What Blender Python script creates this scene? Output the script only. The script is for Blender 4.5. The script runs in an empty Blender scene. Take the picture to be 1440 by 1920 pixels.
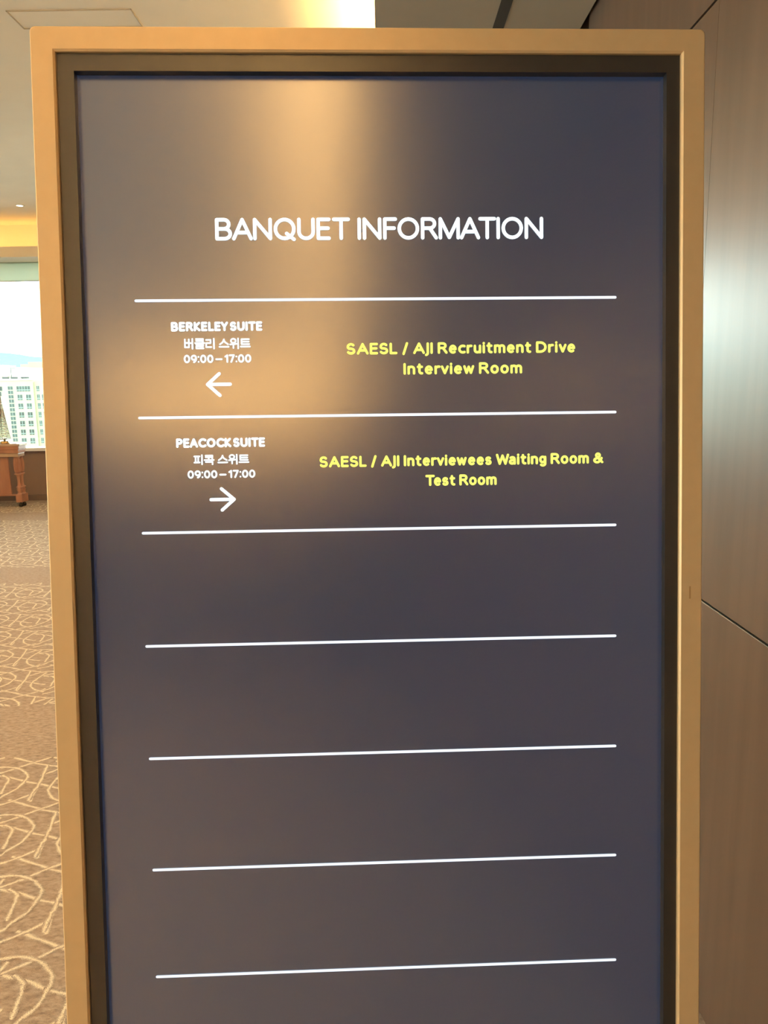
import bpy, bmesh, math, random
from mathutils import Matrix, Vector
import numpy as np
random.seed(7)
SC = bpy.context.scene
COL = SC.collection

# ---------------------------------------------------------------- camera
F = 1400.0                                   # focal length for a 1440 x 1920 frame
cam_d = bpy.data.cameras.new('camera'); cam = bpy.data.objects.new('camera', cam_d); COL.objects.link(cam)
cam_d.sensor_fit = 'VERTICAL'; cam_d.sensor_height = 36.0; cam_d.lens = 36.0 * F / 1920.0
cam_d.clip_start = 0.05; cam_d.clip_end = 8000
PITCH, ROLL = math.radians(10.0), math.radians(0.9)
fw = Vector((0, math.cos(PITCH), -math.sin(PITCH)))
r0 = Vector((1, 0, 0)); u0 = r0.cross(fw)
RT = (r0 * math.cos(ROLL) - u0 * math.sin(ROLL)).normalized(); UP = RT.cross(fw)
CP = Vector((0, 0, 1.45))
cam.matrix_world = Matrix(((RT.x, UP.x, -fw.x, CP.x), (RT.y, UP.y, -fw.y, CP.y), (RT.z, UP.z, -fw.z, CP.z), (0, 0, 0, 1)))
SC.camera = cam
def at(px, py, Y):                           # point of the world seen at a pixel, at depth Y
    d = RT * ((px - 720) / F) - UP * ((py - 960) / F) + fw
    return CP + d * ((Y - CP.y) / d.y)

# ---------------------------------------------------------------- world, lights, exposure
SC.view_settings.view_transform = 'Standard'; SC.view_settings.look = 'None'
SC.view_settings.exposure = 0.4; SC.view_settings.gamma = 1.0; SC.view_settings.use_curve_mapping = False
SC.cycles.use_denoising = True
SC.cycles.max_bounces = 8; SC.cycles.diffuse_bounces = 5; SC.cycles.glossy_bounces = 5
SC.cycles.transmission_bounces = 6; SC.cycles.transparent_max_bounces = 8
SC.cycles.sample_clamp_indirect = 6.0
w = bpy.data.worlds.new('hazy_sky'); SC.world = w; w.use_nodes = True
SKY = 7.5
w.node_tree.nodes['Background'].inputs[0].default_value = (0.96, 1.0, 0.97, 1)
w.node_tree.nodes['Background'].inputs[1].default_value = SKY
def area(name, loc, size, size_y, power, color, rot=(0, 0, 0), portal=False, spread=180):
    L = bpy.data.lights.new(name, 'AREA'); L.shape = 'RECTANGLE'; L.size = size; L.size_y = size_y
    L.energy = power; L.color = color; L.spread = math.radians(spread)
    o = bpy.data.objects.new(name, L); COL.objects.link(o); o.location = loc; o.rotation_euler = rot
    if portal: L.cycles.is_portal = True
    return o
PI = math.pi
WARM = (1.0, 0.57, 0.19)
# daylight portals in the window openings (guide the sky light, emit nothing themselves)
area('portal_front', (-3.1, 9.70, 1.80), 7.0, 2.3, 1, (1, 1, 1), (-PI/2, 0, 0), True)
area('portal_left', (-6.66, -3.0, 1.70), 9.0, 2.1, 1, (1, 1, 1), (0, -PI/2, 0), True).rotation_euler = (PI/2, 0, -PI/2)  # serves the added opening in the left wall
# cove strips (the left one added) lying in the ceiling recesses, shining up and inwards
COVE_FRONT, COVE_SIDE, COVE_BACK, FILL_LEFT = 8, 600, 380, 420
area('cove_strip_front', (-3.1, 9.30, 3.065), 6.4, 0.05, COVE_FRONT, (1, .50, .12), (PI, 0, 0))
area('cove_strip_side', (0.10, 1.3, 3.06), 0.06, 15.8, COVE_SIDE, WARM, (PI, math.radians(25), 0))
area('cove_strip_back', (-1.25, -7.10, 3.065), 2.5, 0.05, COVE_BACK, WARM, (PI, 0, 0))
area('fill_strip_left', (-6.45, 1.3, 3.065), 0.06, 15.8, FILL_LEFT, WARM, (PI, 0, 0))  # added fill to brighten the left ceiling, no strip known there

# ---------------------------------------------------------------- helpers
def tag(o, label=None, cat=None, group=None, kind=None):
    if label: o['label'] = label
    if cat: o['category'] = cat
    if group: o['group'] = group
    if kind: o['kind'] = kind
    return o
def empty(name, loc=(0, 0, 0), rot=(0, 0, 0), parent=None):
    o = bpy.data.objects.new(name, None); COL.objects.link(o); o.location = loc; o.rotation_euler = rot
    o.empty_display_size = .1
    if parent: o.parent = parent
    return o
class MB:
    def __init__(s): s.v = []; s.f = []; s.uv = None
    def box(s, x0, x1, y0, y1, z0, z1):
        n = len(s.v)
        s.v += [(x0,y0,z0),(x1,y0,z0),(x1,y1,z0),(x0,y1,z0),(x0,y0,z1),(x1,y0,z1),(x1,y1,z1),(x0,y1,z1)]
        s.f += [tuple(n+i for i in q) for q in ((0,3,2,1),(4,5,6,7),(0,1,5,4),(1,2,6,5),(2,3,7,6),(3,0,4,7))]
        return s
    def lathe(s, prof, cx=0, cy=0, seg=20, flute=0, fl_z=None):
        n = len(s.v)
        for r, z in prof:
            for k in range(seg):
                a = 2*PI*k/seg; rr = r
                if flute and fl_z and fl_z[0] < z < fl_z[1]: rr = r * (1 - .16 * (k % 2))
                s.v.append((cx + rr*math.cos(a), cy + rr*math.sin(a), z))
        for i in range(len(prof)-1):
            for k in range(seg):
                k2 = (k+1) % seg
                s.f.append((n+i*seg+k, n+i*seg+k2, n+(i+1)*seg+k2, n+(i+1)*seg+k))
        s.f.append(tuple(n+k for k in range(seg))[::-1])
        m = n+(len(prof)-1)*seg; s.f.append(tuple(m+k for k in range(seg)))
        return s
    def tube(s, pts, r, seg=8):
        pts = [Vector(p) for p in pts]; n = len(s.v)
        for i, p in enumerate(pts):
            d = (pts[min(i+1, len(pts)-1)] - pts[max(i-1, 0)]).normalized()
            a = d.cross(Vector((0,0,1)) if abs(d.z) < .9 else Vector((1,0,0))).normalized(); b = d.cross(a)
            rr = r[i] if isinstance(r, (list, tuple)) else r
            for k in range(seg):
                t = 2*PI*k/seg; s.v.append(tuple(p + a*rr*math.cos(t) + b*rr*math.sin(t)))
        for i in range(len(pts)-1):
            for k in range(seg):
                k2 = (k+1) % seg; s.f.append((n+i*seg+k, n+i*seg+k2, n+(i+1)*seg+k2, n+(i+1)*seg+k))
        s.f.append(tuple(n+k for k in range(seg))[::-1]); m = n+(len(pts)-1)*seg; s.f.append(tuple(m+k for k in range(seg)))
        return s
    def build(s, name, mat=None, parent=None, bevel=0, smooth=False, seg=2):
        me = bpy.data.meshes.new(name); me.from_pydata(s.v, [], s.f); me.update()
        o = bpy.data.objects.new(name, me); COL.objects.link(o)
        if mat: me.materials.append(mat)
        if parent: o.parent = parent
        bm = bmesh.new(); bm.from_mesh(me); bmesh.ops.recalc_face_normals(bm, faces=bm.faces)
        if bevel: bmesh.ops.bevel(bm, geom=bm.edges[:], offset=bevel, segments=seg, affect='EDGES', profile=.6)
        bm.to_mesh(me); bm.free()
        if smooth:
            for p in me.polygons: p.use_smooth = True
        return o
def box(name, b, mat, parent=None, bevel=0):
    return MB().box(*b).build(name, mat, parent, bevel)

# ---------------------------------------------------------------- materials
def mat(name, color, rough=.5, metal=0, spec=.5, coat=0, ior=1.5):
    m = bpy.data.materials.new(name); m.use_nodes = True; b = m.node_tree.nodes['Principled BSDF']
    b.inputs['Base Color'].default_value = (*color, 1); b.inputs['Roughness'].default_value = rough
    b.inputs['Metallic'].default_value = metal; b.inputs['Specular IOR Level'].default_value = spec
    b.inputs['Coat Weight'].default_value = coat; b.inputs['IOR'].default_value = ior
    return m
def N(m, t, **k):
    n = m.node_tree.nodes.new(t)
    for a, v in k.items():
        if a in n.inputs: n.inputs[a].default_value = v
        else: setattr(n, a, v)
    return n
def K(m, a, b): m.node_tree.links.new(a, b)
def ramp(m, fac, stops):
    r = N(m, 'ShaderNodeValToRGB'); e = r.color_ramp.elements
    while len(e) < len(stops): e.new(.5)
    for i, (p, c) in enumerate(stops): e[i].position = p; e[i].color = (*c, 1)
    K(m, fac, r.inputs[0]); return r
def noisy(name, c1, c2, scale=(1,1,1), nscale=8, rough=.5, bump=0, bdist=.002, metal=0, spec=.5, coat=0, detail=5, lo=.35, hi=.65, crough=.2):
    m = mat(name, c1, rough, metal, spec, coat); B = m.node_tree.nodes['Principled BSDF']
    B.inputs['Coat Roughness'].default_value = crough
    tc = N(m, 'ShaderNodeTexCoord'); mp = N(m, 'ShaderNodeMapping'); mp.inputs['Scale'].default_value = scale
    nz = N(m, 'ShaderNodeTexNoise'); nz.inputs['Scale'].default_value = nscale; nz.inputs['Detail'].default_value = detail
    K(m, tc.outputs['Object'], mp.inputs[0]); K(m, mp.outputs[0], nz.inputs['Vector'])
    r = ramp(m, nz.outputs['Fac'], [(lo, c1), (hi, c2)]); K(m, r.outputs[0], B.inputs['Base Color'])
    if bump:
        bp = N(m, 'ShaderNodeBump'); bp.inputs['Strength'].default_value = bump; bp.inputs['Distance'].default_value = bdist
        K(m, nz.outputs['Fac'], bp.inputs['Height']); K(m, bp.outputs[0], B.inputs['Normal'])
    return m
def emis(name, color, strength):
    m = bpy.data.materials.new(name); m.use_nodes = True; nt = m.node_tree; nt.nodes.clear()
    e = nt.nodes.new('ShaderNodeEmission'); o = nt.nodes.new('ShaderNodeOutputMaterial')
    e.inputs[0].default_value = (*color, 1); e.inputs[1].default_value = strength; nt.links.new(e.outputs[0], o.inputs[0]); return m

M = {}
M['ceiling'] = noisy('ceiling_paint', (.84,.80,.71), (.87,.83,.74), nscale=3, rough=.75, spec=.15)
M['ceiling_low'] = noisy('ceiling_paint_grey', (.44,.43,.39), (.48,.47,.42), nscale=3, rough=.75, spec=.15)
M['seam'] = mat('ceiling_seam', (.45,.41,.33), .8)
M['slot'] = mat('slot_black', (.03,.028,.025), .6)
M['wall'] = noisy('wall_paint', (.55,.50,.42), (.60,.54,.45), nscale=4, rough=.7, spec=.2)
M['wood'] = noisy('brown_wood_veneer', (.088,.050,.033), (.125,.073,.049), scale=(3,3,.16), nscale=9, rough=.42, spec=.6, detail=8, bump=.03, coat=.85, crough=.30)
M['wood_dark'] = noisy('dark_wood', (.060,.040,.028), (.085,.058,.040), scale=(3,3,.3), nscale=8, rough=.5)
M['sill_panel'] = noisy('window_wall_panel', (.25,.185,.155), (.28,.21,.175), scale=(1,1,.3), nscale=6, rough=.45)  # brown lightened: lens haze from the window is put into the colour
M['baseboard'] = noisy('dark_baseboard', (.15,.115,.10), (.17,.13,.11), nscale=6, rough=.5)
M['sill'] = mat('white_sill', (.85,.86,.83), .35)
M['alu'] = mat('window_aluminium', (.30,.33,.33), .4, .6)
M['blackgap'] = mat('shadow_gap', (.02,.016,.013), .8)
M['groovelip'] = mat('groove_lip_metal', (.55,.50,.42), .3, .8)
M['gold'] = noisy('champagne_gold_paint', (.80,.545,.285), (.82,.565,.30), nscale=60, rough=.42, metal=.35, spec=.5, bump=.02, bdist=.0003)
M['housing'] = noisy('charcoal_housing', (.03,.03,.032), (.04,.04,.042), nscale=20, rough=.5)
M['bezel'] = noisy('black_bezel', (.018,.016,.015), (.022,.02,.018), nscale=40, rough=.38, spec=.8)
M['dark_metal'] = mat('dark_metal', (.05,.05,.05), .4, .8)
M['mahogany'] = noisy('red_mahogany', (.40,.19,.135), (.48,.25,.18), scale=(1,1,.25), nscale=10, rough=.28, spec=.6, coat=.5, crough=.15)  # red lightened to carry the lens haze around the window
M['mahogany_top'] = noisy('hazed_mahogany_top', (.54,.39,.29), (.60,.44,.33), scale=(.3,1,1), nscale=9, rough=.22, coat=.6)  # paleness includes lens haze put into the wood colour
M['pewter'] = noisy('grey_metal_lattice', (.30,.27,.24), (.38,.34,.31), nscale=40, rough=.4, metal=.6)
M['brass'] = mat('polished_brass', (.75,.50,.22), .25, .9)
M['cord'] = mat('grey_cord', (.25,.25,.24), .5)
M['facade'] = noisy('cream_facade', (0.220,0.220,0.136), (0.242,0.242,0.150), nscale=.2, rough=.8)
M['facade2'] = noisy('pale_yellow_facade', (0.227,0.227,0.125), (0.249,0.249,0.139), nscale=.2, rough=.8)
M['white_facade'] = mat('white_facade', (0.425,0.425,0.389), .8)
M['pane'] = noisy('teal_window_glass', (0.028,0.041,0.038), (0.044,0.060,0.056), nscale=.6, rough=.3, spec=.2)
M['pane_dark'] = noisy('dark_window_glass', (0.019,0.026,0.023), (0.033,0.040,0.035), nscale=.6, rough=.3, spec=.2)
M['mull'] = mat('pale_mullion', (0.125,0.169,0.147), .6)
M['roofgrey'] = mat('roof_equipment_grey', (0.037,0.044,0.040), .7)
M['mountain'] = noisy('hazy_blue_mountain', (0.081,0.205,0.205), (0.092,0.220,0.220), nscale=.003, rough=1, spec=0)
M['city'] = noisy('pale_city_ground', (0.293,0.293,0.264), (0.337,0.337,0.308), nscale=.01, rough=.9)
def transp(name, tint, gloss=.06, rough=0.0):
    m = bpy.data.materials.new(name); m.use_nodes = True; nt = m.node_tree; nt.nodes.clear()
    t = nt.nodes.new('ShaderNodeBsdfTransparent'); g = nt.nodes.new('ShaderNodeBsdfGlossy'); x = nt.nodes.new('ShaderNodeMixShader'); o = nt.nodes.new('ShaderNodeOutputMaterial')
    t.inputs[0].default_value = (*tint, 1); g.inputs['Roughness'].default_value = rough
    fr = nt.nodes.new('ShaderNodeFresnel'); fr.inputs[0].default_value = 1.45
    nt.links.new(fr.outputs[0], x.inputs[0]); nt.links.new(t.outputs[0], x.inputs[1]); nt.links.new(g.outputs[0], x.inputs[2]); nt.links.new(x.outputs[0], o.inputs[0]); return m
M['glass'] = transp('window_glass', (.93,1.0,.98))
def blind_mat():
    m = bpy.data.materials.new('translucent_roller_fabric'); m.use_nodes = True; nt = m.node_tree; nt.nodes.clear()
    d = nt.nodes.new('ShaderNodeBsdfDiffuse'); t = nt.nodes.new('ShaderNodeBsdfTranslucent'); x = nt.nodes.new('ShaderNodeMixShader'); o = nt.nodes.new('ShaderNodeOutputMaterial')
    d.inputs[0].default_value = (.74,.78,.70,1); t.inputs[0].default_value = (.78,.92,.86,1); x.inputs[0].default_value = .40
    nt.links.new(d.outputs[0], x.inputs[1]); nt.links.new(t.outputs[0], x.inputs[2]); nt.links.new(x.outputs[0], o.inputs[0]); return m
M['blind'] = blind_mat()
# LCD panel: a navy picture lit from behind under a semi-gloss front sheet
m = mat('navy_lcd_picture', (.010,.012,.020), .24, 0, 1.0); B = m.node_tree.nodes['Principled BSDF']
B.inputs['Emission Color'].default_value = (.22,.42,.92,1); B.inputs['Emission Strength'].default_value = .037
B.inputs['IOR'].default_value = 2.75; B.inputs['Specular IOR Level'].default_value = .5
M['lcd'] = m
M['white_px'] = emis('white_screen_pixels', (.86,.97,1.0), 1.25)
M['line_px'] = emis('pale_screen_pixels', (.80,.90,1.0), 1.05)
M['yellow_px'] = emis('yellow_screen_pixels', (.93,1.0,.16), 1.0)
# carpet
def carpet(name, lines):
    m = mat(name, (.25,.19,.14), .95, 0, .1); B = m.node_tree.nodes['Principled BSDF']
    tc = N(m, 'ShaderNodeNewGeometry')
    mp = N(m, 'ShaderNodeMapping'); mp.inputs['Rotation'].default_value = (0,0,.5); mp.inputs['Scale'].default_value = (24,46,10)
    nz = N(m, 'ShaderNodeTexNoise'); nz.inputs['Scale'].default_value = 1.6; nz.inputs['Detail'].default_value = 7; nz.inputs['Roughness'].default_value = .65
    K(m, tc.outputs['Position'], mp.inputs[0]); K(m, mp.outputs[0], nz.inputs['Vector'])
    base = ramp(m, nz.outputs['Fac'], [(.30, (.17,.125,.10)), (.5, (.31,.25,.20)), (.72, (.45,.375,.30))])
    fine = N(m, 'ShaderNodeTexNoise'); fine.inputs['Scale'].default_value = 620; fine.inputs['Detail'].default_value = 3
    K(m, tc.outputs['Position'], fine.inputs['Vector'])
    if lines:
        uv = N(m, 'ShaderNodeUVMap'); sp = N(m, 'ShaderNodeSeparateXYZ'); K(m, uv.outputs[0], sp.inputs[0])
        a1 = N(m, 'ShaderNodeMath', operation='SUBTRACT'); a1.inputs[1].default_value = .5; K(m, sp.outputs[0], a1.inputs[0])
        a2 = N(m, 'ShaderNodeMath', operation='ABSOLUTE'); K(m, a1.outputs[0], a2.inputs[0])        # 0 centre .5 edge
        a3 = N(m, 'ShaderNodeMath', operation='MULTIPLY_ADD'); a3.inputs[1].default_value = -1.9; a3.inputs[2].default_value = .66; K(m, a2.outputs[0], a3.inputs[0])
        a4 = N(m, 'ShaderNodeMath', operation='SUBTRACT'); a4.inputs[1].default_value = .5; K(m, fine.outputs['Fac'], a4.inputs[0])
        a5 = N(m, 'ShaderNodeMath', operation='MULTIPLY_ADD'); a5.inputs[1].default_value = 3.0; K(m, a4.outputs[0], a5.inputs[0]); K(m, a3.outputs[0], a5.inputs[2])
        r = ramp(m, a5.outputs[0], [(-.0, (0,0,0)), (.62, (1,1,1))])
        mx = N(m, 'ShaderNodeMix', data_type='RGBA'); K(m, r.outputs[0], mx.inputs[0]); K(m, base.outputs[0], mx.inputs[6]); mx.inputs[7].default_value = (.84,.75,.57,1)
        K(m, mx.outputs[2], B.inputs['Base Color'])
    else: K(m, base.outputs[0], B.inputs['Base Color'])
    bp = N(m, 'ShaderNodeBump'); bp.inputs['Strength'].default_value = .5; bp.inputs['Distance'].default_value = .004
    ad = N(m, 'ShaderNodeMath', operation='ADD'); K(m, nz.outputs['Fac'], ad.inputs[0]); K(m, fine.outputs['Fac'], ad.inputs[1]); K(m, ad.outputs[0], bp.inputs['Height']); K(m, bp.outputs[0], B.inputs['Normal'])
    return m
M['carpet'] = carpet('taupe_carpet', False); M['carpet_line'] = carpet('cream_carpet_line', True)

# ---------------------------------------------------------------- room shell
XL, XR, YB, YF = -6.6, 0.712, -7.9, 9.5
ZH, ZL = 3.35, 2.633                           # high coffer, lowered ceiling
floor = tag(box('floor', (XL-.1, 2.2, YB-.1, YF+.3, -.12, 0), M['carpet']), kind='structure')
# cream lines tufted into the carpet, a repeat of about 33 cm, interrupted by plain bands
STROKES = [[(-1.353,2.443),(-1.334,2.434),(-1.279,2.411),(-1.228,2.389),(-1.191,2.373),(-1.152,2.362),(-1.129,2.356),(-1.09,2.345)],
 [(-1.322,2.29),(-1.303,2.285),(-1.249,2.272),(-1.186,2.244),(-1.12,2.224),(-1.063,2.202),(-1.022,2.186),(-.994,2.181)],
 [(-1.399,2.389),(-1.367,2.411),(-1.323,2.442),(-1.283,2.484)],
 [(-1.334,2.29),(-1.307,2.304),(-1.269,2.33),(-1.253,2.344),(-1.225,2.371),(-1.195,2.393),(-1.161,2.424),(-1.141,2.453)],
 [(-1.136,2.28),(-1.132,2.29),(-1.112,2.308),(-1.087,2.337)],
 [(-1.362,2.335),(-1.334,2.346),(-1.299,2.35),(-1.249,2.337),(-1.22,2.316),(-1.194,2.291),(-1.183,2.267),(-1.183,2.249),(-1.185,2.195),(-1.21,2.152),(-1.221,2.122),(-1.242,2.102)],
 [(-1.226,2.659),(-1.239,2.592),(-1.242,2.528),(-1.233,2.494),(-1.204,2.455),(-1.17,2.432),(-1.134,2.415)],
 [(-1.148,2.359),(-1.136,2.304),(-1.124,2.252),(-1.119,2.215),(-1.11,2.166),(-1.097,2.103)],
 [(-1.289,2.518),(-1.287,2.479),(-1.278,2.435)],
 [(-1.288,2.289),(-1.249,2.26),(-1.238,2.205),(-1.228,2.156)]]
BANDS = [(2.755, 3.231), (5.41, 5.89), (.10, .58), (8.07, 8.55), (-2.55,-2.07), (-5.2,-4.72), (-7.85,-7.37)]
def catmull(P, n):
    out = []
    for i in range(len(P)-1):
        p0 = P[max(i-1,0)]; p1 = P[i]; p2 = P[i+1]; p3 = P[min(i+2,len(P)-1)]
        for k in range(n):
            t = k/n
            out.append(tuple(.5*((2*p1[j]) + (-p0[j]+p2[j])*t + (2*p0[j]-5*p1[j]+4*p2[j]-p3[j])*t*t + (-p0[j]+3*p1[j]-3*p2[j]+p3[j])*t**3) for j in (0,1)))
    out.append(P[-1]); return out
def carpet_lines():
    v, f, uv = [], [], []; A = (.172,-.325); Bv = (.27,0)
    smooth = [catmull(s, 2) for s in STROKES]
    for i in range(-24, 32):
        for j in range(-40, 40):
            ox = i*A[0]+j*Bv[0]; oy = i*A[1]+j*Bv[1]
            for si, P in enumerate(smooth):
                if P[0][0]+ox < XL or P[0][0]+ox > .7 or P[0][1]+oy > YF-.1 or P[0][1]+oy < -2: continue
                if P[0][1]+oy < .6 and P[0][0]+ox > .9: continue
                last = None
                for q in range(len(P)):
                    x, y = P[q][0]+ox, P[q][1]+oy
                    if any(b0 < y < b1 for b0, b1 in BANDS) or x > .70 or y > YF-.05 or x < XL+.02: last = None; continue
                    a = P[max(q-1,0)]; b = P[min(q+1,len(P)-1)]; dx, dy = b[0]-a[0], b[1]-a[1]; L = math.hypot(dx,dy) or 1
                    wd = .0084*(1+.25*math.sin(q*2.1+si*1.7+i*.8)); nx, ny = -dy/L*wd, dx/L*wd
                    n = len(v); z = .0003 + .00004*si; v += [(x-nx,y-ny,z),(x+nx,y+ny,z)]
                    if last is not None: f.append((last, n, n+1, last+1)); uv += [(0,0),(0,0),(1,0),(1,0)]
                    last = n
    me = bpy.data.meshes.new('carpet_line_pattern'); me.from_pydata(v, [], f)
    u = me.uv_layers.new(name='UVMap'); u.data.foreach_set('uv', [c for p in uv for c in p])
    me.materials.append(M['carpet_line']); o = bpy.data.objects.new('carpet_line_pattern', me); COL.objects.link(o); o.parent = floor; o['kind'] = 'stuff'
carpet_lines()

# ceiling: high coffer + lowered slab + ledges that hide the strips
ceil = tag(MB().box(XL-.1, 2.2, YB-.1, YF+.3, ZH, ZH+.1).build('ceiling', M['ceiling']), kind='structure')
MB().box(-.005, .702, YB, YF, ZL, ZL+.05).build('lowered_slab', M['ceiling_low'], ceil)
# slot in the lowered slab (a black recessed channel seen as a strip)
MB().box(.398, .4355, -4.0, 8.6, ZL-.002, ZL+.001).build('linear_slot', M['slot'], ceil)
MB().box(.30, .34, YB, YF, ZL+.05, ZH).build('cove_back', M['ceiling'], ceil)
MB().box(XL, -.005, 9.03, 9.42, 2.92, 2.96).box(XL, -.005, 9.03, 9.06, 2.96, 3.037).build('window_cove_ledge', M['ceiling'], ceil)
MB().box(XL, .3, 9.42, YF+.2, 2.92, ZH).build('cove_back', M['ceiling'], ceil)
MB().box(XL, -.005, -7.25, -6.8, 2.92, 2.96).box(XL, -.005, -6.83, -6.8, 2.96, 3.037).build('rear_cove_ledge', M['ceiling'], ceil)
MB().box(XL, 0.3, -7.4, -7.25, 2.92, ZH).build('cove_back', M['ceiling'], ceil)
MB().box(XL, -6.15, -6.8, 9.03, 2.92, 2.96).box(-6.18, -6.15, -6.8, 9.03, 2.96, 3.037).build('left_fill_ledge', M['ceiling'], ceil)  # ledge added to hold the left ceiling fill
# access hatch with a fine outline in the high ceiling
hx0, hx1, hy0, hy1 = -1.765*1.08, -1.167*1.08, 4.10, 4.32
hm = MB(); t = .006
cx0, cx1, cy0, cy1 = -1.764*1.079, -1.1666*1.079, (3.8957)*1.0857, (4.08)*1.0857
hm.box(cx0, cx1, cy0, cy0+t, ZH-.004, ZH+.001).box(cx0, cx1, cy1-t, cy1, ZH-.004, ZH+.001).box(cx0, cx0+t, cy0, cy1, ZH-.004, ZH+.001).box(cx1-t, cx1, cy0, cy1, ZH-.004, ZH+.001)
hm.build('access_hatch_trim', M['seam'], ceil)
# downlights recessed in the high ceiling
def downlight(x, y, z, label, power):
    r = empty('downlight', (x, y, z)); tag(r, label, 'ceiling light', 'downlights set in the ceiling')
    MB().lathe([(.034,0),(.052,0),(.052,-.004),(.036,-.006),(.034,-.004)], seg=24).build('trim_ring', M['sill'], r, smooth=False)
    MB().lathe([(.030,-.002),(.030,-.0055),(.024,-.0065)], seg=20).build('lamp_lens', emis('lamp_lens_glow', (1,.85,.60), 8), r)
    L = bpy.data.lights.new('downlight_beam', 'SPOT'); L.energy = power; L.color = (1,.80,.58); L.spot_size = math.radians(95); L.spot_blend = .8; L.shadow_soft_size = .03
    o = bpy.data.objects.new('downlight_beam', L); COL.objects.link(o); o.location = (x, y, z-.02)
k = (ZH-1.45)/1.75
downlight(-3.5345*k, 7.7648*k, ZH, 'small round downlight in the cream ceiling near the window cove', 60)
for x, y, lab in ((-1.9, 1.6, 'added unseen ceiling downlight nearest the gold framed screen'), (-3.8, 4.6, 'added unseen ceiling downlight halfway to the windows'),
                  (-1.9, -1.4, 'added unseen ceiling downlight just behind the viewer'), (-3.8, -4.2, 'added unseen ceiling downlight deep in the rear of the hall')):
    downlight(x, y, ZH, lab, 110 if y > 0 else 18)  # these four are out of view, added to brighten carpet and hall

# right wall: wood panels separated by grooves
wr = tag(MB().box(XR+.02, XR+.14, YB, 2.743, 0, ZH).build('wall_right', M['blackgap']), kind='structure')
G1, G2, VJ, T = .951, 2.222, 1.706, .0035
ys = [YB, -6.3, -4.35, -2.4, -.063, VJ, 2.743]
rows = [(0.0, G1-T), (G1+T, G2-T), (G2+T, ZH)]
for zi, (z0, z1) in enumerate(rows):
    for i in range(len(ys)-1):
        g = .0006
        MB().box(XR, XR+.02, ys[i]+g, ys[i+1]-g, z0, z1).build('wood_panel', M['wood'], wr)
for z in (G1, G2): MB().box(XR+.001, XR+.012, YB, 2.743, z-T-.0, z-T+.0016).build('groove_lip', M['groovelip'], wr)
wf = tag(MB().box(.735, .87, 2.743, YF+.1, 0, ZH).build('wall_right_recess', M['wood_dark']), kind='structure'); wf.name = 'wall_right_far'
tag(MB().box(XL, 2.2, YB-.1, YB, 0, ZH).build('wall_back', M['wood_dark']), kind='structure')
# left wall with unseen daylight opening, added behind the viewer for the screen's reflection
wl = MB(); wl.box(XL-.12, XL, YB, -7.0, 0, ZH).box(XL-.12, XL, 1.5, YF+.1, 0, ZH).box(XL-.12, XL, -7.0, 1.5, 0, .66).box(XL-.12, XL, -7.0, 1.5, 2.72, ZH)
tag(wl.build('wall_left', M['wall']), kind='structure')
w2 = tag(empty('added_window_left', (XL-.06, -2.75, .66)), kind='structure')  # window added with the opening, unseen, gives a bluish grey reflection
for i in range(6): MB().box(-.02, .02, -4.25+i*1.7-.025, -4.25+i*1.7+.025, 0, 2.06).build('window_mullion', M['alu'], w2)
for i in range(5): MB().box(-.004, .004, -4.25+i*1.7+.03, -4.25+(i+1)*1.7-.03, 0, 2.06).build('pane', M['glass'], w2)
# front wall (window wall)
wfm = MB(); wfm.box(XL, XR+.1, YF, YF+.12, 0, .64).box(.4, XR+.15, YF, YF+.12, .64, 2.92)
wfr = tag(wfm.build('wall_front', M['sill_panel']), kind='structure')
for i in range(5):
    x0 = -6.58+i*1.5
    MB().box(x0+.002, x0+1.498, YF-.012, YF, .075, .60).build('wainscot_panel', M['sill_panel'], wfr)
tag(MB().box(XL, .9, YF-.025, YF, 0, .072).build('baseboard_front', M['baseboard'], bevel=.003), kind='structure')
w1 = tag(empty('window_1', (-3, YF+.06, .66)), kind='structure')
MB().box(-3.6, 3.4, -.14, .09, -.022, .019).build('window_sill', M['sill'], w1, bevel=.004)
for xx in (-3.58, -.2, 1.5, 3.38): MB().box(xx-.025, xx+.025, -.02, .04, 0.01, 2.258).build('window_mullion', M['alu'], w1)
for a, b in ((-3.55,-.23), (-.17,1.47), (1.53,3.35)): MB().box(a, b, 0, .008, .02, 2.255).build('pane', M['glass'], w1)
# roller blind, mostly rolled up
rb = empty('roller_blind', (-3.1, 9.41, 2.92)); tag(rb, 'pale green roller blind pulled up above the bright window', 'blind')
MB().box(-3.45, 3.0, -.001, .001, -.215, 0).build('blind_fabric', M['blind'], rb)
MB().box(-3.45, 3.0, -.006, .006, -.224, -.214).build('hem_bar', M['alu'], rb, bevel=.002)
MB().box(-3.45, 3.0, -.012, -.004, -.012, 0).build('head_rail', M['blind'], rb)

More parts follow.
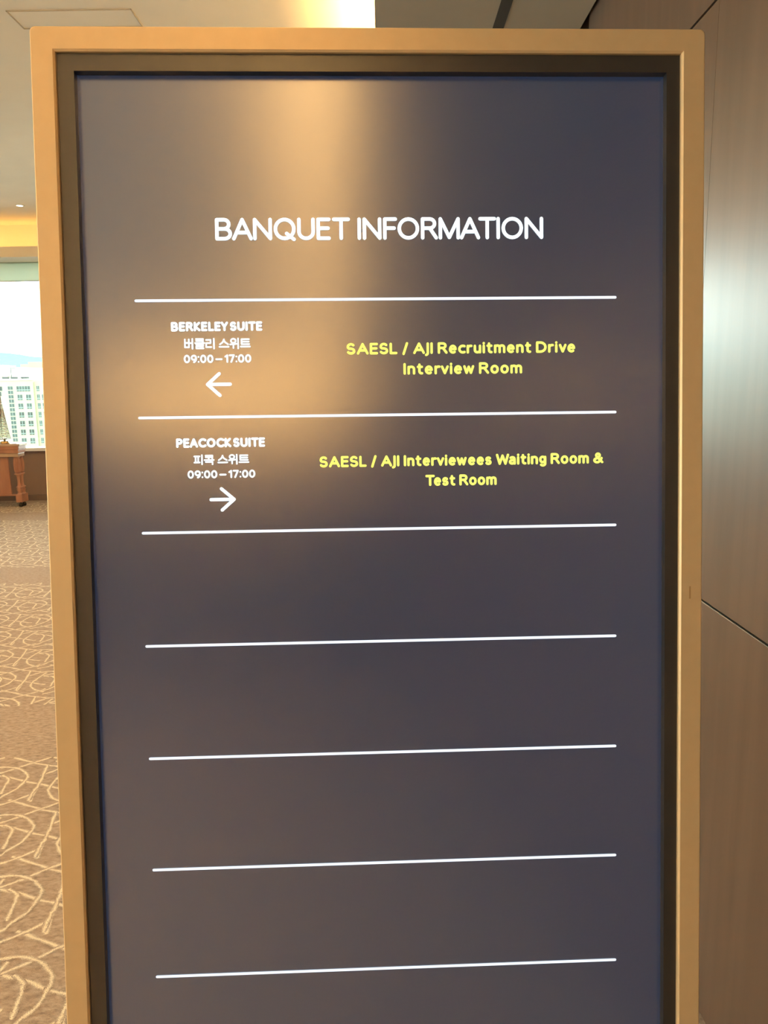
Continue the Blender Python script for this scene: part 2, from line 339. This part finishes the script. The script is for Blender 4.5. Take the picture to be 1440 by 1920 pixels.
# ---------------------------------------------------------------- the information display
ax = Vector((.9994,.0333,-.0046)).normalized(); an = Vector((-.0337,.9917,-.1239)); an = (an - ax*an.dot(ax)).normalized(); au = ax.cross(an)
O = Vector((-.0037,.9413,1.7977))            # middle of the picture's top edge
HB = O.z/au.z                                # distance from there to the floor along the panel
base = O - au*HB
kiosk = bpy.data.objects.new('information_display', None); COL.objects.link(kiosk)
kiosk.matrix_world = Matrix(((ax.x,an.x,au.x,base.x),(ax.y,an.y,au.y,base.y),(ax.z,an.z,au.z,base.z),(0,0,0,1)))
tag(kiosk, 'tall free-standing banquet information screen in a gold frame', 'display screen')
def Z(s): return HB - s                      # s is measured down from the picture's top edge
DF = -.015                                   # front face of the gold frame
def ring(x0,x1,z0,z1,X0,X1,Z0,Z1,y0,y1,rad=.006,n=5):
    """frame: outer rounded rectangle X0..X1, Z0..Z1 with a rectangular opening x0..x1, z0..z1"""
    bm = bmesh.new()
    outer = []
    for cx, cz, a0 in ((X1-rad,Z1-rad,0),(X0+rad,Z1-rad,90),(X0+rad,Z0+rad,180),(X1-rad,Z0+rad,270)):
        for k in range(n+1):
            a = math.radians(a0+90*k/n); outer.append((cx+rad*math.cos(a), cz+rad*math.sin(a)))
    inner = []
    for cx, cz in ((x1,z1),(x0,z1),(x0,z0),(x1,z0)): inner += [(cx,cz)]*(n+1)
    c = .0012
    def shr(p, q, s):   # offset of outer by chamfer
        mx, mz = (X0+X1)/2, (Z0+Z1)/2
        return (p[0]-math.copysign(s, p[0]-mx), p[1]-math.copysign(s, p[1]-mz))
    loops = []
    loops.append([bm.verts.new((p[0], y1, p[1])) for p in outer])
    loops.append([bm.verts.new((p[0], y0+c, p[1])) for p in outer])
    loops.append([bm.verts.new((*[shr(p,0,c)[0]], y0, shr(p,0,c)[1])) for p in outer])
    def inner_loop(y, s):
        vs = []
        for q in range(4):
            cx, cz = inner[q*(n+1)]; mx, mz = (x0+x1)/2, (z0+z1)/2
            v = bm.verts.new((cx+math.copysign(s,cx-mx), y, cz+math.copysign(s,cz-mz))); vs += [v]*(n+1)
        return vs
    loops.append(inner_loop(y0, .0022)); loops.append(inner_loop(y0+.0018, 0)); loops.append(inner_loop(y1, 0))
    for a, b in zip(loops, loops[1:]+loops[:1]):
        L = len(a)
        for i in range(L):
            q = [a[i], a[(i+1)%L], b[(i+1)%L], b[i]]; u = []
            for vv in q:
                if vv not in u: u.append(vv)
            if len(u) > 2:
                try: bm.faces.new(u)
                except ValueError: pass
    bmesh.ops.recalc_face_normals(bm, faces=bm.faces); return bm
bm = ring(-.3592,.3560,Z(1.232),Z(-.0195), -.3862,.3832,Z(HB-.03),Z(-.0465), DF, .045)
me = bpy.data.meshes.new('gold_frame'); bm.to_mesh(me); bm.free(); me.materials.append(M['gold'])
fr = bpy.data.objects.new('gold_frame', me); COL.objects.link(fr); fr.parent = kiosk
MB().box(-.3592,.3560, .004,.04, Z(1.232), Z(-.0195)).build('back_housing', M['housing'], kiosk)
# bezel: black mask around the picture
bz = MB(); x0,x1,z0,z1 = -.3588,.3556,Z(1.2316),Z(-.0191); a0,a1,b0,b1 = -.3402,.3402,Z(1.2096),Z(0)
bz.box(x0,a0,-.010,.004,z0,z1).box(a1,x1,-.010,.004,z0,z1).box(a0,a1,-.010,.004,z0,b0).box(a0,a1,-.010,.004,b1,z1)
bz.build('black_bezel', M['bezel'], kiosk)
MB().box(a0,a1,0,.004,b0,b1).build('screen_panel', M['lcd'], kiosk); screen = kiosk.children[-1]
MB().box(-.34,.34,.045,.060,Z(1.15),Z(.10)).build('rear_cover', M['housing'], kiosk, bevel=.004)
bp = MB().box(-.40,.40,-.10,.36,0,.018).build('base_plate', M['gold'], None, bevel=.003)
bp.parent = kiosk; bp.matrix_world = Matrix.Translation(base) @ Matrix.Rotation(math.atan2(ax.y, ax.x), 4, 'Z')
# faint scuff on the right side of the frame
MB().box(.3676,.3694,DF-.0002,DF,Z(.6160),Z(.6010)).build('scuff_mark', mat('scuff', (.50,.29,.12), .6, .2), kiosk)

# ---------------------------------------------------------------- lettering on the screen (rounded strokes)
def arc(cx, cy, rx, ry, a0, a1, n=10):
    return [(cx+rx*math.cos(math.radians(a0+(a1-a0)*k/n)), cy+ry*math.sin(math.radians(a0+(a1-a0)*k/n))) for k in range(n+1)]
def oval(w, h=1.0, y=0): return arc(w/2, y+h/2, w/2, h/2, 90, 450, 24)
def Sshape(w, h=1.0):
    r = h*.26
    return arc(w*.5, h-r, w*.47, r, 35, 180, 8) + arc(w*.5, h-r, w*.5, r, 180, 235, 3)[1:] + [(w*.5,h*.52)] + arc(w*.5, r, w*.5, r, 55, 0, 3) + arc(w*.5, r, w*.52, r, 0, -150, 9)[1:]
G = {   # glyph: (width, strokes) ; centre lines in a box of cap height 1
'A': (.80, [[(0,0),(.40,1),(.80,0)], [(.14,.32),(.66,.32)]]),
'B': (.62, [[(0,0),(0,1),(.34,1)]+arc(.34,.76,.22,.24,90,-90,8)+[(0,.52)], [(.34,.52)]+arc(.36,.26,.26,.26,90,-90,8)+[(0,0)]]),
'C': (.70, [arc(.46,.5,.46,.5,48,312,18)]),
'D': (.72, [[(0,0),(0,1),(.28,1)]+arc(.28,.5,.44,.5,90,-90,12)+[(0,0)]]),
'E': (.50, [[(.50,1),(0,1),(0,0),(.50,0)], [(0,.53),(.46,.53)]]),
'F': (.50, [[(.50,1),(0,1),(0,0)], [(0,.52),(.44,.52)]]),
'I': (.0, [[(0,0),(0,1)]]),
'J': (.12, [[(.12,1),(.12,-.02)]+arc(-.06,-.02,.18,.22,0,-80,6)]),
'K': (.58, [[(0,0),(0,1)], [(.54,1),(.04,.50),(.58,0)]]),
'L': (.46, [[(0,1),(0,0),(.46,0)]]),
'M': (.84, [[(0,0),(0,1),(.42,.02),(.84,1),(.84,0)]]),
'N': (.72, [[(0,0),(0,1),(.72,0),(.72,1)]]),
'O': (.86, [oval(.86)]),
'P': (.56, [[(0,0),(0,1),(.28,1)]+arc(.28,.73,.28,.27,90,-90,10)+[(0,.46)]]),
'Q': (.86, [oval(.86), [(.52,.26),(.86,-.05)]]),
'R': (.62, [[(0,0),(0,1),(.34,1)]+arc(.34,.755,.23,.245,90,-90,8)+[(0,.51)], [(.34,.51),(.64,0)]]),
'S': (.54, [Sshape(.54)]),
'T': (.68, [[(0,1),(.68,1)], [(.34,1),(.34,0)]]),
'U': (.66, [[(0,1),(0,.36)]+arc(.33,.34,.33,.34,180,360,12)+[(.66,1)]]),
'W': (1.02, [[(0,1),(.24,0),(.51,.92),(.78,0),(1.02,1)]]),
'Y': (.64, [[(0,1),(.32,.45),(.64,1)], [(.32,.45),(.32,0)]]),
'/': (.30, [[(0,-.10),(.30,1.05)]]),
'&': (.74, [[(.74,.02),(.24,.62)]+arc(.34,.80,.17,.19,215,-20,10)+[(.36,.56),(.12,.40)]+arc(.26,.23,.26,.23,140,300,8)+[(.58,.22),(.68,.48)]]),
'a': (.44, [[(.06,.66)]+arc(.22,.54,.20,.18,120,0,6)+[(.44,0)], [(.44,.42),(.20,.38)]+arc(.19,.19,.19,.19,100,270,7)+[(.32,.03),(.44,.16)]]),
'c': (.40, [arc(.30,.36,.30,.36,62,298,12)]),
'e': (.48, [[(.02,.38),(.47,.38)]+arc(.25,.37,.23,.35,0,180,9)+arc(.26,.36,.25,.36,180,305,8)]),
'g': (.46, [oval(.44,.62,.10), [(.46,.70),(.46,-.05)]+arc(.24,-.05,.22,.22,0,-140,7)]),
'i': (.0, [[(0,0),(0,.70)], [(0,.98),(0,.99)]]),
'm': (.78, [[(0,0),(0,.70)], [(0,.46)]+arc(.195,.50,.195,.22,160,0,7)+[(.39,0)], [(.39,.46)]+arc(.585,.50,.195,.22,160,0,7)+[(.78,0)]]),
'n': (.44, [[(0,0),(0,.70)], [(0,.46)]+arc(.22,.48,.22,.24,160,0,7)+[(.44,0)]]),
'o': (.50, [oval(.50,.72)]),
'r': (.28, [[(0,0),(0,.70)], [(0,.44)]+arc(.24,.42,.24,.29,165,75,5)]),
's': (.38, [Sshape(.38,.72)]),
't': (.32, [[(.12,.94),(.12,.20)]+arc(.30,.20,.18,.20,180,280,5), [(0,.70),(.32,.70)]]),
'u': (.44, [[(0,.70),(0,.24)]+arc(.22,.22,.22,.22,180,350,8), [(.44,.70),(.44,0)]]),
'v': (.46, [[(0,.70),(.23,0),(.46,.70)]]),
'w': (.72, [[(0,.70),(.18,0),(.36,.66),(.54,0),(.72,.70)]]),
'0': (.52, [oval(.52)]),
'1': (.22, [[(0,.80),(.22,1),(.22,0)]]),
'7': (.48, [[(0,1),(.48,1),(.16,0)]]),
'9': (.50, [arc(.25,.68,.25,.32,0,360,18), [(.50,.68)]+arc(.16,.52,.34,.52,0,-75,8)]),
':': (.0, [[(0,.06),(0,.07)], [(0,.80),(0,.81)]]),
'\u2013': (.62, [[(0,.42),(.62,.42)]]),
' ': (.30, []),
}
H = {   # Korean syllables in a unit box
'\ubc84': [[(.05,.95),(.05,.12),(.48,.12),(.48,.95)], [(.05,.58),(.48,.58)], [(.48,.56),(.82,.56)], [(.86,1.0),(.86,-.04)]],
'\ud074': [[(.10,.98),(.86,.98),(.84,.62)], [(.12,.79),(.84,.79)], [(0,.56),(1.0,.56)], [(.12,.40),(.86,.40),(.86,.22),(.12,.22),(.12,.0),(.90,.0)]],
'\ub9ac': [[(.04,.88),(.52,.88),(.52,.55),(.04,.55),(.04,.12),(.58,.12)], [(.88,1.0),(.88,-.04)]],
'\uc2a4': [[(.50,.92),(.36,.62),(.06,.40)], [(.48,.84),(.64,.60),(.94,.40)], [(0,.14),(1.0,.14)]],
'\uc704': [arc(.36,.76,.26,.22,90,450,16), [(.02,.38),(.70,.44)], [(.36,.40),(.36,.0)], [(.88,1.0),(.88,-.04)]],
'\ud2b8': [[(.90,.92),(.10,.92),(.10,.40),(.92,.40)], [(.10,.66),(.88,.66)], [(0,.14),(1.0,.14)]],
'\ud53c': [[(.04,.86),(.62,.86)], [(.04,.16),(.62,.18)], [(.19,.86),(.19,.18)], [(.47,.86),(.47,.18)], [(.88,1.0),(.88,-.04)]],
'\ucf55': [[(.12,.94),(.86,.94),(.84,.60)], [(.12,.76),(.84,.76)], [(.46,.64),(.46,.46)], [(0,.44),(1.0,.44)], [(.12,.22),(.86,.22),(.86,-.06)]],
}
def stroke_mesh(name, polys, th, material, y=-.0006, z_off=0):
    """flat rounded strokes; polys in screen metres (x right, s down)"""
    v, f = [], []; r = th/2
    for P in polys:
        for (xa, sa), (xb, sb) in zip(P, P[1:]):
            dx, ds = xb-xa, sb-sa; L = math.hypot(dx, ds)
            if L < 1e-7: continue
            nx, ns = -ds/L*r, dx/L*r; n = len(v)
            v += [(xa+nx,y,Z(sa+ns)),(xb+nx,y,Z(sb+ns)),(xb-nx,y,Z(sb-ns)),(xa-nx,y,Z(sa-ns))]; f.append((n,n+1,n+2,n+3))
        for (xa, sa) in P:
            n = len(v); K8 = 12
            v += [(xa+r*math.cos(2*PI*k/K8), y, Z(sa+r*math.sin(2*PI*k/K8))) for k in range(K8)]; f.append(tuple(range(n, n+K8)))
    me = bpy.data.meshes.new(name); me.from_pydata(v, [], f); me.materials.append(material)
    o = bpy.data.objects.new(name, me); COL.objects.link(o); o.parent = screen; return o
def text(name, s, xa, xb, sb, st, th, material, gap, xs=1.0, space=.30, kern=None):
    """one line of Latin text between x = xa..xb, baseline sb, cap top st"""
    cap = (sb-st)-th; adv = []; x = 0; first = True; polys = []; i = 0
    kern = kern or {}
    for i, ch in enumerate(s):
        if ch == ' ': x += space; continue
        wd, st_ = G[ch]; x += kern.get(s[i-1:i+1], 0)
        for P in st_: polys.append([(x+p[0]*xs, p[1]) for p in P])
        x += wd*xs + gap
    x -= gap
    k = (xb-xa-th)/x
    out = [[(xa+th/2+px*k, sb-th/2-py*cap) for px, py in P] for P in polys]
    return stroke_mesh(name, out, th, material)
def hangul(name, s, xa, xb, sb, st, th, material, space=.32, pad=.16):
    cap = (sb-st)-th; x = 0; polys = []
    for ch in s:
        if ch == ' ': x += space; continue
        for P in H[ch]: polys.append([(x+p[0], p[1]) for p in P])
        x += 1+pad
    x -= pad; k = (xb-xa-th)/x
    return stroke_mesh(name, [[(xa+th/2+px*k, sb-th/2-py*cap) for px, py in P] for P in polys], th, material)
WP, LP, YP = M['white_px'], M['line_px'], M['yellow_px']
text('heading_text', 'BANQUET INFORMATION', -.1877, .1970, .1868, .1610, .0041, WP, .24, space=.27, kern={'BA': -.08, 'AN': -.06, 'ET': -.01, 'FO': -.06, 'RM': -.02, 'MA': -.08, 'AT': -.16, 'TI': -.06})
KS = {'PE': -.02, 'EA': -.08, 'LE': -.04, 'EY': -.08, 'AC': -.06, 'KE': -.02, 'RK': -.02, 'IT': -.04, 'TE': -.06, 'CK': -.02}
text('room_name_text', 'BERKELEY SUITE', -.2418, -.1357, .2911, .2802, .0027, WP, .40, space=.14, kern=KS)
hangul('korean_room_name', '\ubc84\ud074\ub9ac \uc2a4\uc704\ud2b8', -.2276, -.1497, .3118, .2990, .0018, WP)
text('time_text', '09:00 \u2013 17:00', -.2280, -.1494, .3280, .3183, .0020, WP, .28, space=.14)
text('room_name_text', 'PEACOCK SUITE', -.2398, -.1356, .4268, .4158, .0027, WP, .40, space=.14, kern=KS)
hangul('korean_room_name', '\ud53c\ucf55 \uc2a4\uc704\ud2b8', -.2204, -.1546, .4470, .4348, .0018, WP)
text('time_text', '09:00 \u2013 17:00', -.2274, -.1479, .4632, .4536, .0020, WP, .28, space=.14)
KY = {'AJ': -.10, 'AE': -.02, 'Wa': -.14, 'Te': -.20, 'ew': -.04, 'rv': -.08, 'vi': -.04, 've': -.06, 'wR': 0}
text('meeting_text', 'SAESL / AJI Recruitment Drive', -.0374, .2348, .3200, .3064, .0029, YP, .33, space=.30, kern=KY)
text('meeting_text', 'Interview Room', .0295, .1710, .3441, .3304, .0029, YP, .33, space=.26, kern=KY)
text('meeting_text', 'SAESL / AJI Interviewees Waiting Room &', -.0718, .2687, .4524, .4391, .0029, YP, .33, space=.30, kern=KY)
text('meeting_text', 'Test Room', .0539, .1395, .4763, .4630, .0029, YP, .33, space=.30, kern=KY)
stroke_mesh('arrow_symbol', [[(-.1747,.3530),(-.2012,.3530)], [(-.1873,.3406),(-.2012,.3530),(-.1870,.3659)]], .0038, WP)
stroke_mesh('arrow_symbol', [[(-.2007,.4884),(-.1735,.4884)], [(-.1882,.4757),(-.1735,.4884),(-.1878,.5009)]], .0038, WP)
for s in (.2554, .3912, .5268, .6621, .7985, .9356, 1.0692):
    stroke_mesh('divider_line', [[(-.2815,s),(.2830,s)]], .0031, LP)

# ---------------------------------------------------------------- console table at the window
TY = 9.0                                     # depth of its front right leg
tb = empty('console_table', (-5.30, TY, 0)); tag(tb, 'reddish carved wooden console table with turned legs under the window', 'table')
def X(x): return x + 5.30
HW = 5.30-4.425                               # half distance between the leg centres
MB().box(-.96,.955,-.07,.135,.742,.772).build('tabletop', M['mahogany_top'], tb, bevel=.006)
MB().box(-.945,.940,-.062,.130,.700,.742).box(-.935,.930,-.055,.125,.655,.700).build('top_moulding', M['mahogany'], tb, bevel=.005)
MB().box(-.925,.920,-.048,.120,.612,.655).build('apron', M['mahogany_top'], tb, bevel=.006)
MB().box(-.86,.775,-.01,.012,.15,.612).build('front_panel', M['mahogany'], tb, bevel=.003)
MB().box(-.83,.83,-.02,.10,.135,.155).build('lower_shelf', M['mahogany'], tb, bevel=.003)
leg_prof = [(.046,.612),(.046,.60),(.038,.595),(.045,.58),(.052,.54),(.053,.50),(.050,.46),(.042,.425),(.035,.412),(.050,.408),(.052,.400),(.035,.392),(.026,.37),(.022,.33),(.021,.29),(.025,.262),(.032,.250),(.048,.246),(.048,.236),(.034,.230),(.040,.222),(.042,.205),(.034,.190),(.030,.172),(.042,.164),(.044,.156)][::-1]
for sx in (-1, 1):
    for yy in (0, .082):
        lg = MB().lathe([(r_*.80, z_) for r_, z_ in leg_prof], sx*HW, yy, seg=24, flute=1, fl_z=(.43,.59)); 
        lg.box(sx*HW-.038, sx*HW+.038, yy-.038, yy+.038, .060, .156).build('leg', M['mahogany'], tb, bevel=0, smooth=False)
        MB().lathe([(.010,0),(.022,.006),(.026,.020),(.022,.036),(.012,.05),(.010,.062)], sx*HW, yy, seg=14).build('caster', M['dark_metal'], tb, smooth=True)
# lattice tower ornament standing on the table
tw = empty('tower_ornament', (-4.553, 9.015, .772)); tag(tw, 'slender grey metal lattice tower ornament standing on the console table', 'ornament')
MB().lathe([(.052,0),(.056,.006),(.052,.014),(.046,.018),(.050,.024),(.040,.030)], seg=28).build('round_base', M['brass'], tw, smooth=True)
MB().lathe([(.012,.028),(.010,.062)], seg=12).build('stem', M['pewter'], tw)
lt = MB(); zb, zt = .060, .462; hb, ht = .050, .0075
def half(z): t = (z-zb)/(zt-zb); return hb+(ht-hb)*t**.85
for sx in (-1,1):
    for sy in (-1,1):
        lt.tube([(sx*half(z), sy*half(z), z) for z in np.linspace(zb, zt, 9)], .0030, 6)
for fx in (-.66,-.33,0,.33,.66):
    for s in (-1,1):
        lt.tube([(fx*half(z), s*half(z), z) for z in np.linspace(zb, zt-.05, 6)], .0016, 4)
        lt.tube([(s*half(z), fx*half(z), z) for z in np.linspace(zb, zt-.05, 6)], .0016, 4)
zs = np.linspace(zb, zt, 15)
for i, z in enumerate(zs):
    h = half(z)
    for s in (-1,1):
        lt.tube([(-h,s*h,z),(h,s*h,z)], .0015, 4); lt.tube([(s*h,-h,z),(s*h,h,z)], .0015, 4)
        if i < len(zs)-1:
            h2 = half(zs[i+1]); d = 1 if i % 2 else -1
            lt.tube([(-h*d,s*h,z),(h2*d,s*h2,zs[i+1])], .0016, 4); lt.tube([(s*h,-h*d,z),(s*h2,h2*d,zs[i+1])], .0016, 4)
lt.build('lattice_body', M['pewter'], tw)
MB().box(-.014,.014,-.014,.014,.462,.472).box(-.010,.010,-.010,.010,.472,.484).build('platform', M['sill'], tw, bevel=.001)
MB().tube([(0,0,.484),(0,0,.53),(0,0,.61)], [.009,.005,.0012], 8).build('spire', M['pewter'], tw)
MB().box(-.056,.056,-.056,.056,.052,.062).build('collar_plate', M['pewter'], tw)
cd = MB().tube([(-4.50,9.00,.7745),(-4.46,8.985,.7748),(-4.42,8.96,.7748),(-4.395,8.935,.7748),(-4.37,8.915,.7746)], .0024, 6).build('power_cord', M['cord'])
tag(cd, 'thin grey cord lying across the console table top', 'cord')

# ---------------------------------------------------------------- outside: office block, its neighbours, a ridge
BY = 250.0
def span(pa, pb, Y): a = at(*pa, Y); b = at(*pb, Y); return a, b
ob = empty('office_building', (at(30,846,BY).x, BY, -34)); tag(ob, 'cream office building with rows of paired windows outside the window', 'building')
def part(name, x0, x1, y0, y1, z0, z1, material, parent=ob, bev=0):
    q = ob.location
    return MB().box(x0-q.x, x1-q.x, y0-q.y, y1-q.y, z0-q.z, z1-q.z).build(name, material, parent)
ztop = at(40,713,BY).z
xs_seam = at(62,724,BY).x
part('facade_wall', at(-90,724,BY).x, xs_seam, BY, BY+16, -34, ztop, M['facade'])
part('facade_wall', xs_seam, xs_seam+16, BY+.7, BY+16, -34, at(62,716,BY).z, M['facade'])
part('parapet', at(-90,724,BY).x, xs_seam+.1, BY-.25, BY+.3, ztop, ztop+.5, M['white_facade'])
def bwindow(x0, x1, z0, z1, Y, bays, glass, band=True):
    q = ob.location
    fr = MB().box(x0-q.x, x1-q.x, -.06+Y-BY, .0+Y-BY, z0-q.z, z1-q.z).build('window', M['mull'], ob)
    bw = (x1-x0)/bays; zsplit = z0+(z1-z0)*.30
    for b in range(bays):
        for za, zb_ in (((z0, zsplit-.10),(zsplit+.06, z1)) if band else ((z0, z1),)):
            gap = .10
            p = MB().box(x0+b*bw+gap-q.x, x0+(b+1)*bw-gap-q.x, -.10+Y-BY, -.06+Y-BY, za+.06-q.z, zb_-.04-q.z).build('pane', glass, fr)
z724, z734, z740 = at(40,724,BY).z, at(40,734,BY).z, at(40,740,BY).z
dz = (at(40,740,BY).z - at(40,821.5,BY).z)/5; wh = at(40,740,BY).z - at(40,750.5,BY).z
pw = at(42,740,BY).x - at(32.3,740,BY).x
bwindow(at(30.3,724,BY).x, at(56.3,724,BY).x, z734, z724, BY, 5, M['pane'])
cw = at(71.6,724,BY).x - at(66.1,724,BY).x
bwindow(at(66.1,724,BY).x, at(71.6,724,BY).x, z734, z724, BY+.7, 2, M['pane'])
for r in range(7):
    zt_ = z740 - r*dz
    for xpx in (32.3, 48.4): 
        x0 = at(xpx,740,BY).x; bwindow(x0, x0+pw, zt_-wh, zt_, BY, 2, M['pane_dark'] if 2 <= r <= 4 else M['pane'])
    for xpx in (67.4, 76.6):
        x0 = at(xpx,740,BY).x; bwindow(x0, x0+cw, zt_-wh, zt_, BY+.7, 2, M['pane'])
# stair glazing column and the dark bay left of the white pier
sx0 = at(14,724,BY).x; sw = at(23.8,724,BY).x - sx0; dh = at(20,724,BY).z - at(20,732.2,BY).z
for r in range(14):
    zt_ = z724 - r*dh; bwindow(sx0, sx0+sw, zt_-dh*.80, zt_, BY, 2, M['pane'], band=False)
lx1 = at(4,724,BY).x
for r in range(5):
    zt_ = z724 - r*dz*.6; bwindow(lx1-2.2-r*.15, lx1-r*.45, zt_-dz*.5, zt_, BY, 2, M['pane_dark'], band=False)
# roof clutter and mast
for xa, xb in ((4,13.5), (20,29.5), (39,42), (43.2,47.5), (48.5,51)):
    a = at(xa,709.5,BY+1); b = at(xb,706.5,BY+1); part('roof_unit', a.x, b.x, BY+1, BY+2.4, ztop, b.z, M['roofgrey'])
a = at(18.5,690.5,BY+1.5); part('mast', a.x-.08+.25, a.x+.08+.25, BY+1.4, BY+1.6, ztop, a.z, M['roofgrey']); part('mast_arm', a.x, a.x+1.7, BY+1.4, BY+1.6, a.z-.12, a.z+.06, M['roofgrey'])
def block(px0, px1, pytop, Y, depth, material, label, wins=None):
    a = at(px0, pytop, Y); b = at(px1, pytop, Y)
    r = empty('distant_building', ((a.x+b.x)/2, Y, -34)); tag(r, label, 'building')
    hw = (b.x-a.x)/2; top = a.z+34
    MB().box(-hw, hw, 0, depth, 0, top).box(-hw*.5, hw*.3, 1, depth*.5, top, top+1.2).build('facade_wall', material, r)
    if wins:
        n, m_, w_, h_ = wins
        for i in range(n):
            for j in range(m_):
                x = -hw*.72 + i*hw*1.3/max(n-1,1); z = top-4.5-j*5
                MB().box(x-w_/2, x+w_/2, -.1, 0, z-h_/2, z+h_/2).build('window', M['facade'] if material is not M['facade'] else M['mull'], r)
block(38, 90, 683, 420, 30, M['facade2'], 'pale yellow distant building behind the right side of the office roof', (7, 2, 2.2, 1.6))
block(-60, 37, 690, 380, 30, M['white_facade'], 'white distant building behind the left side of the office roof', (5, 1, 2, 1.2))
tag(MB().box(-900, 900, 30, 5000, -36, -34).build('city_ground', M['city']), kind='structure')
# hazy ridge
RY = 3000.0; rp = [(-2500,690),(-1500,655),(-700,640),(-300,652),(-80,668),(-20,664),(0,661),(20,662.5),(40,665),(56,668),(74,669.5),(110,671),(200,668),(400,664),(700,660),(1500,650),(2600,640)]
rv, rf = [], []
for i, (px, py) in enumerate(rp):
    p = at(px, py, RY); rv += [(p.x, RY, p.z), (p.x, RY+700, p.z*.7-10), (p.x, RY-1100, -34), (p.x, RY+1400, -34)]
for i in range(len(rp)-1):
    n = i*4; m_ = n+4
    rf += [(n+2,m_+2,m_,n), (n,m_,m_+1,n+1), (n+1,m_+1,m_+3,n+3)]
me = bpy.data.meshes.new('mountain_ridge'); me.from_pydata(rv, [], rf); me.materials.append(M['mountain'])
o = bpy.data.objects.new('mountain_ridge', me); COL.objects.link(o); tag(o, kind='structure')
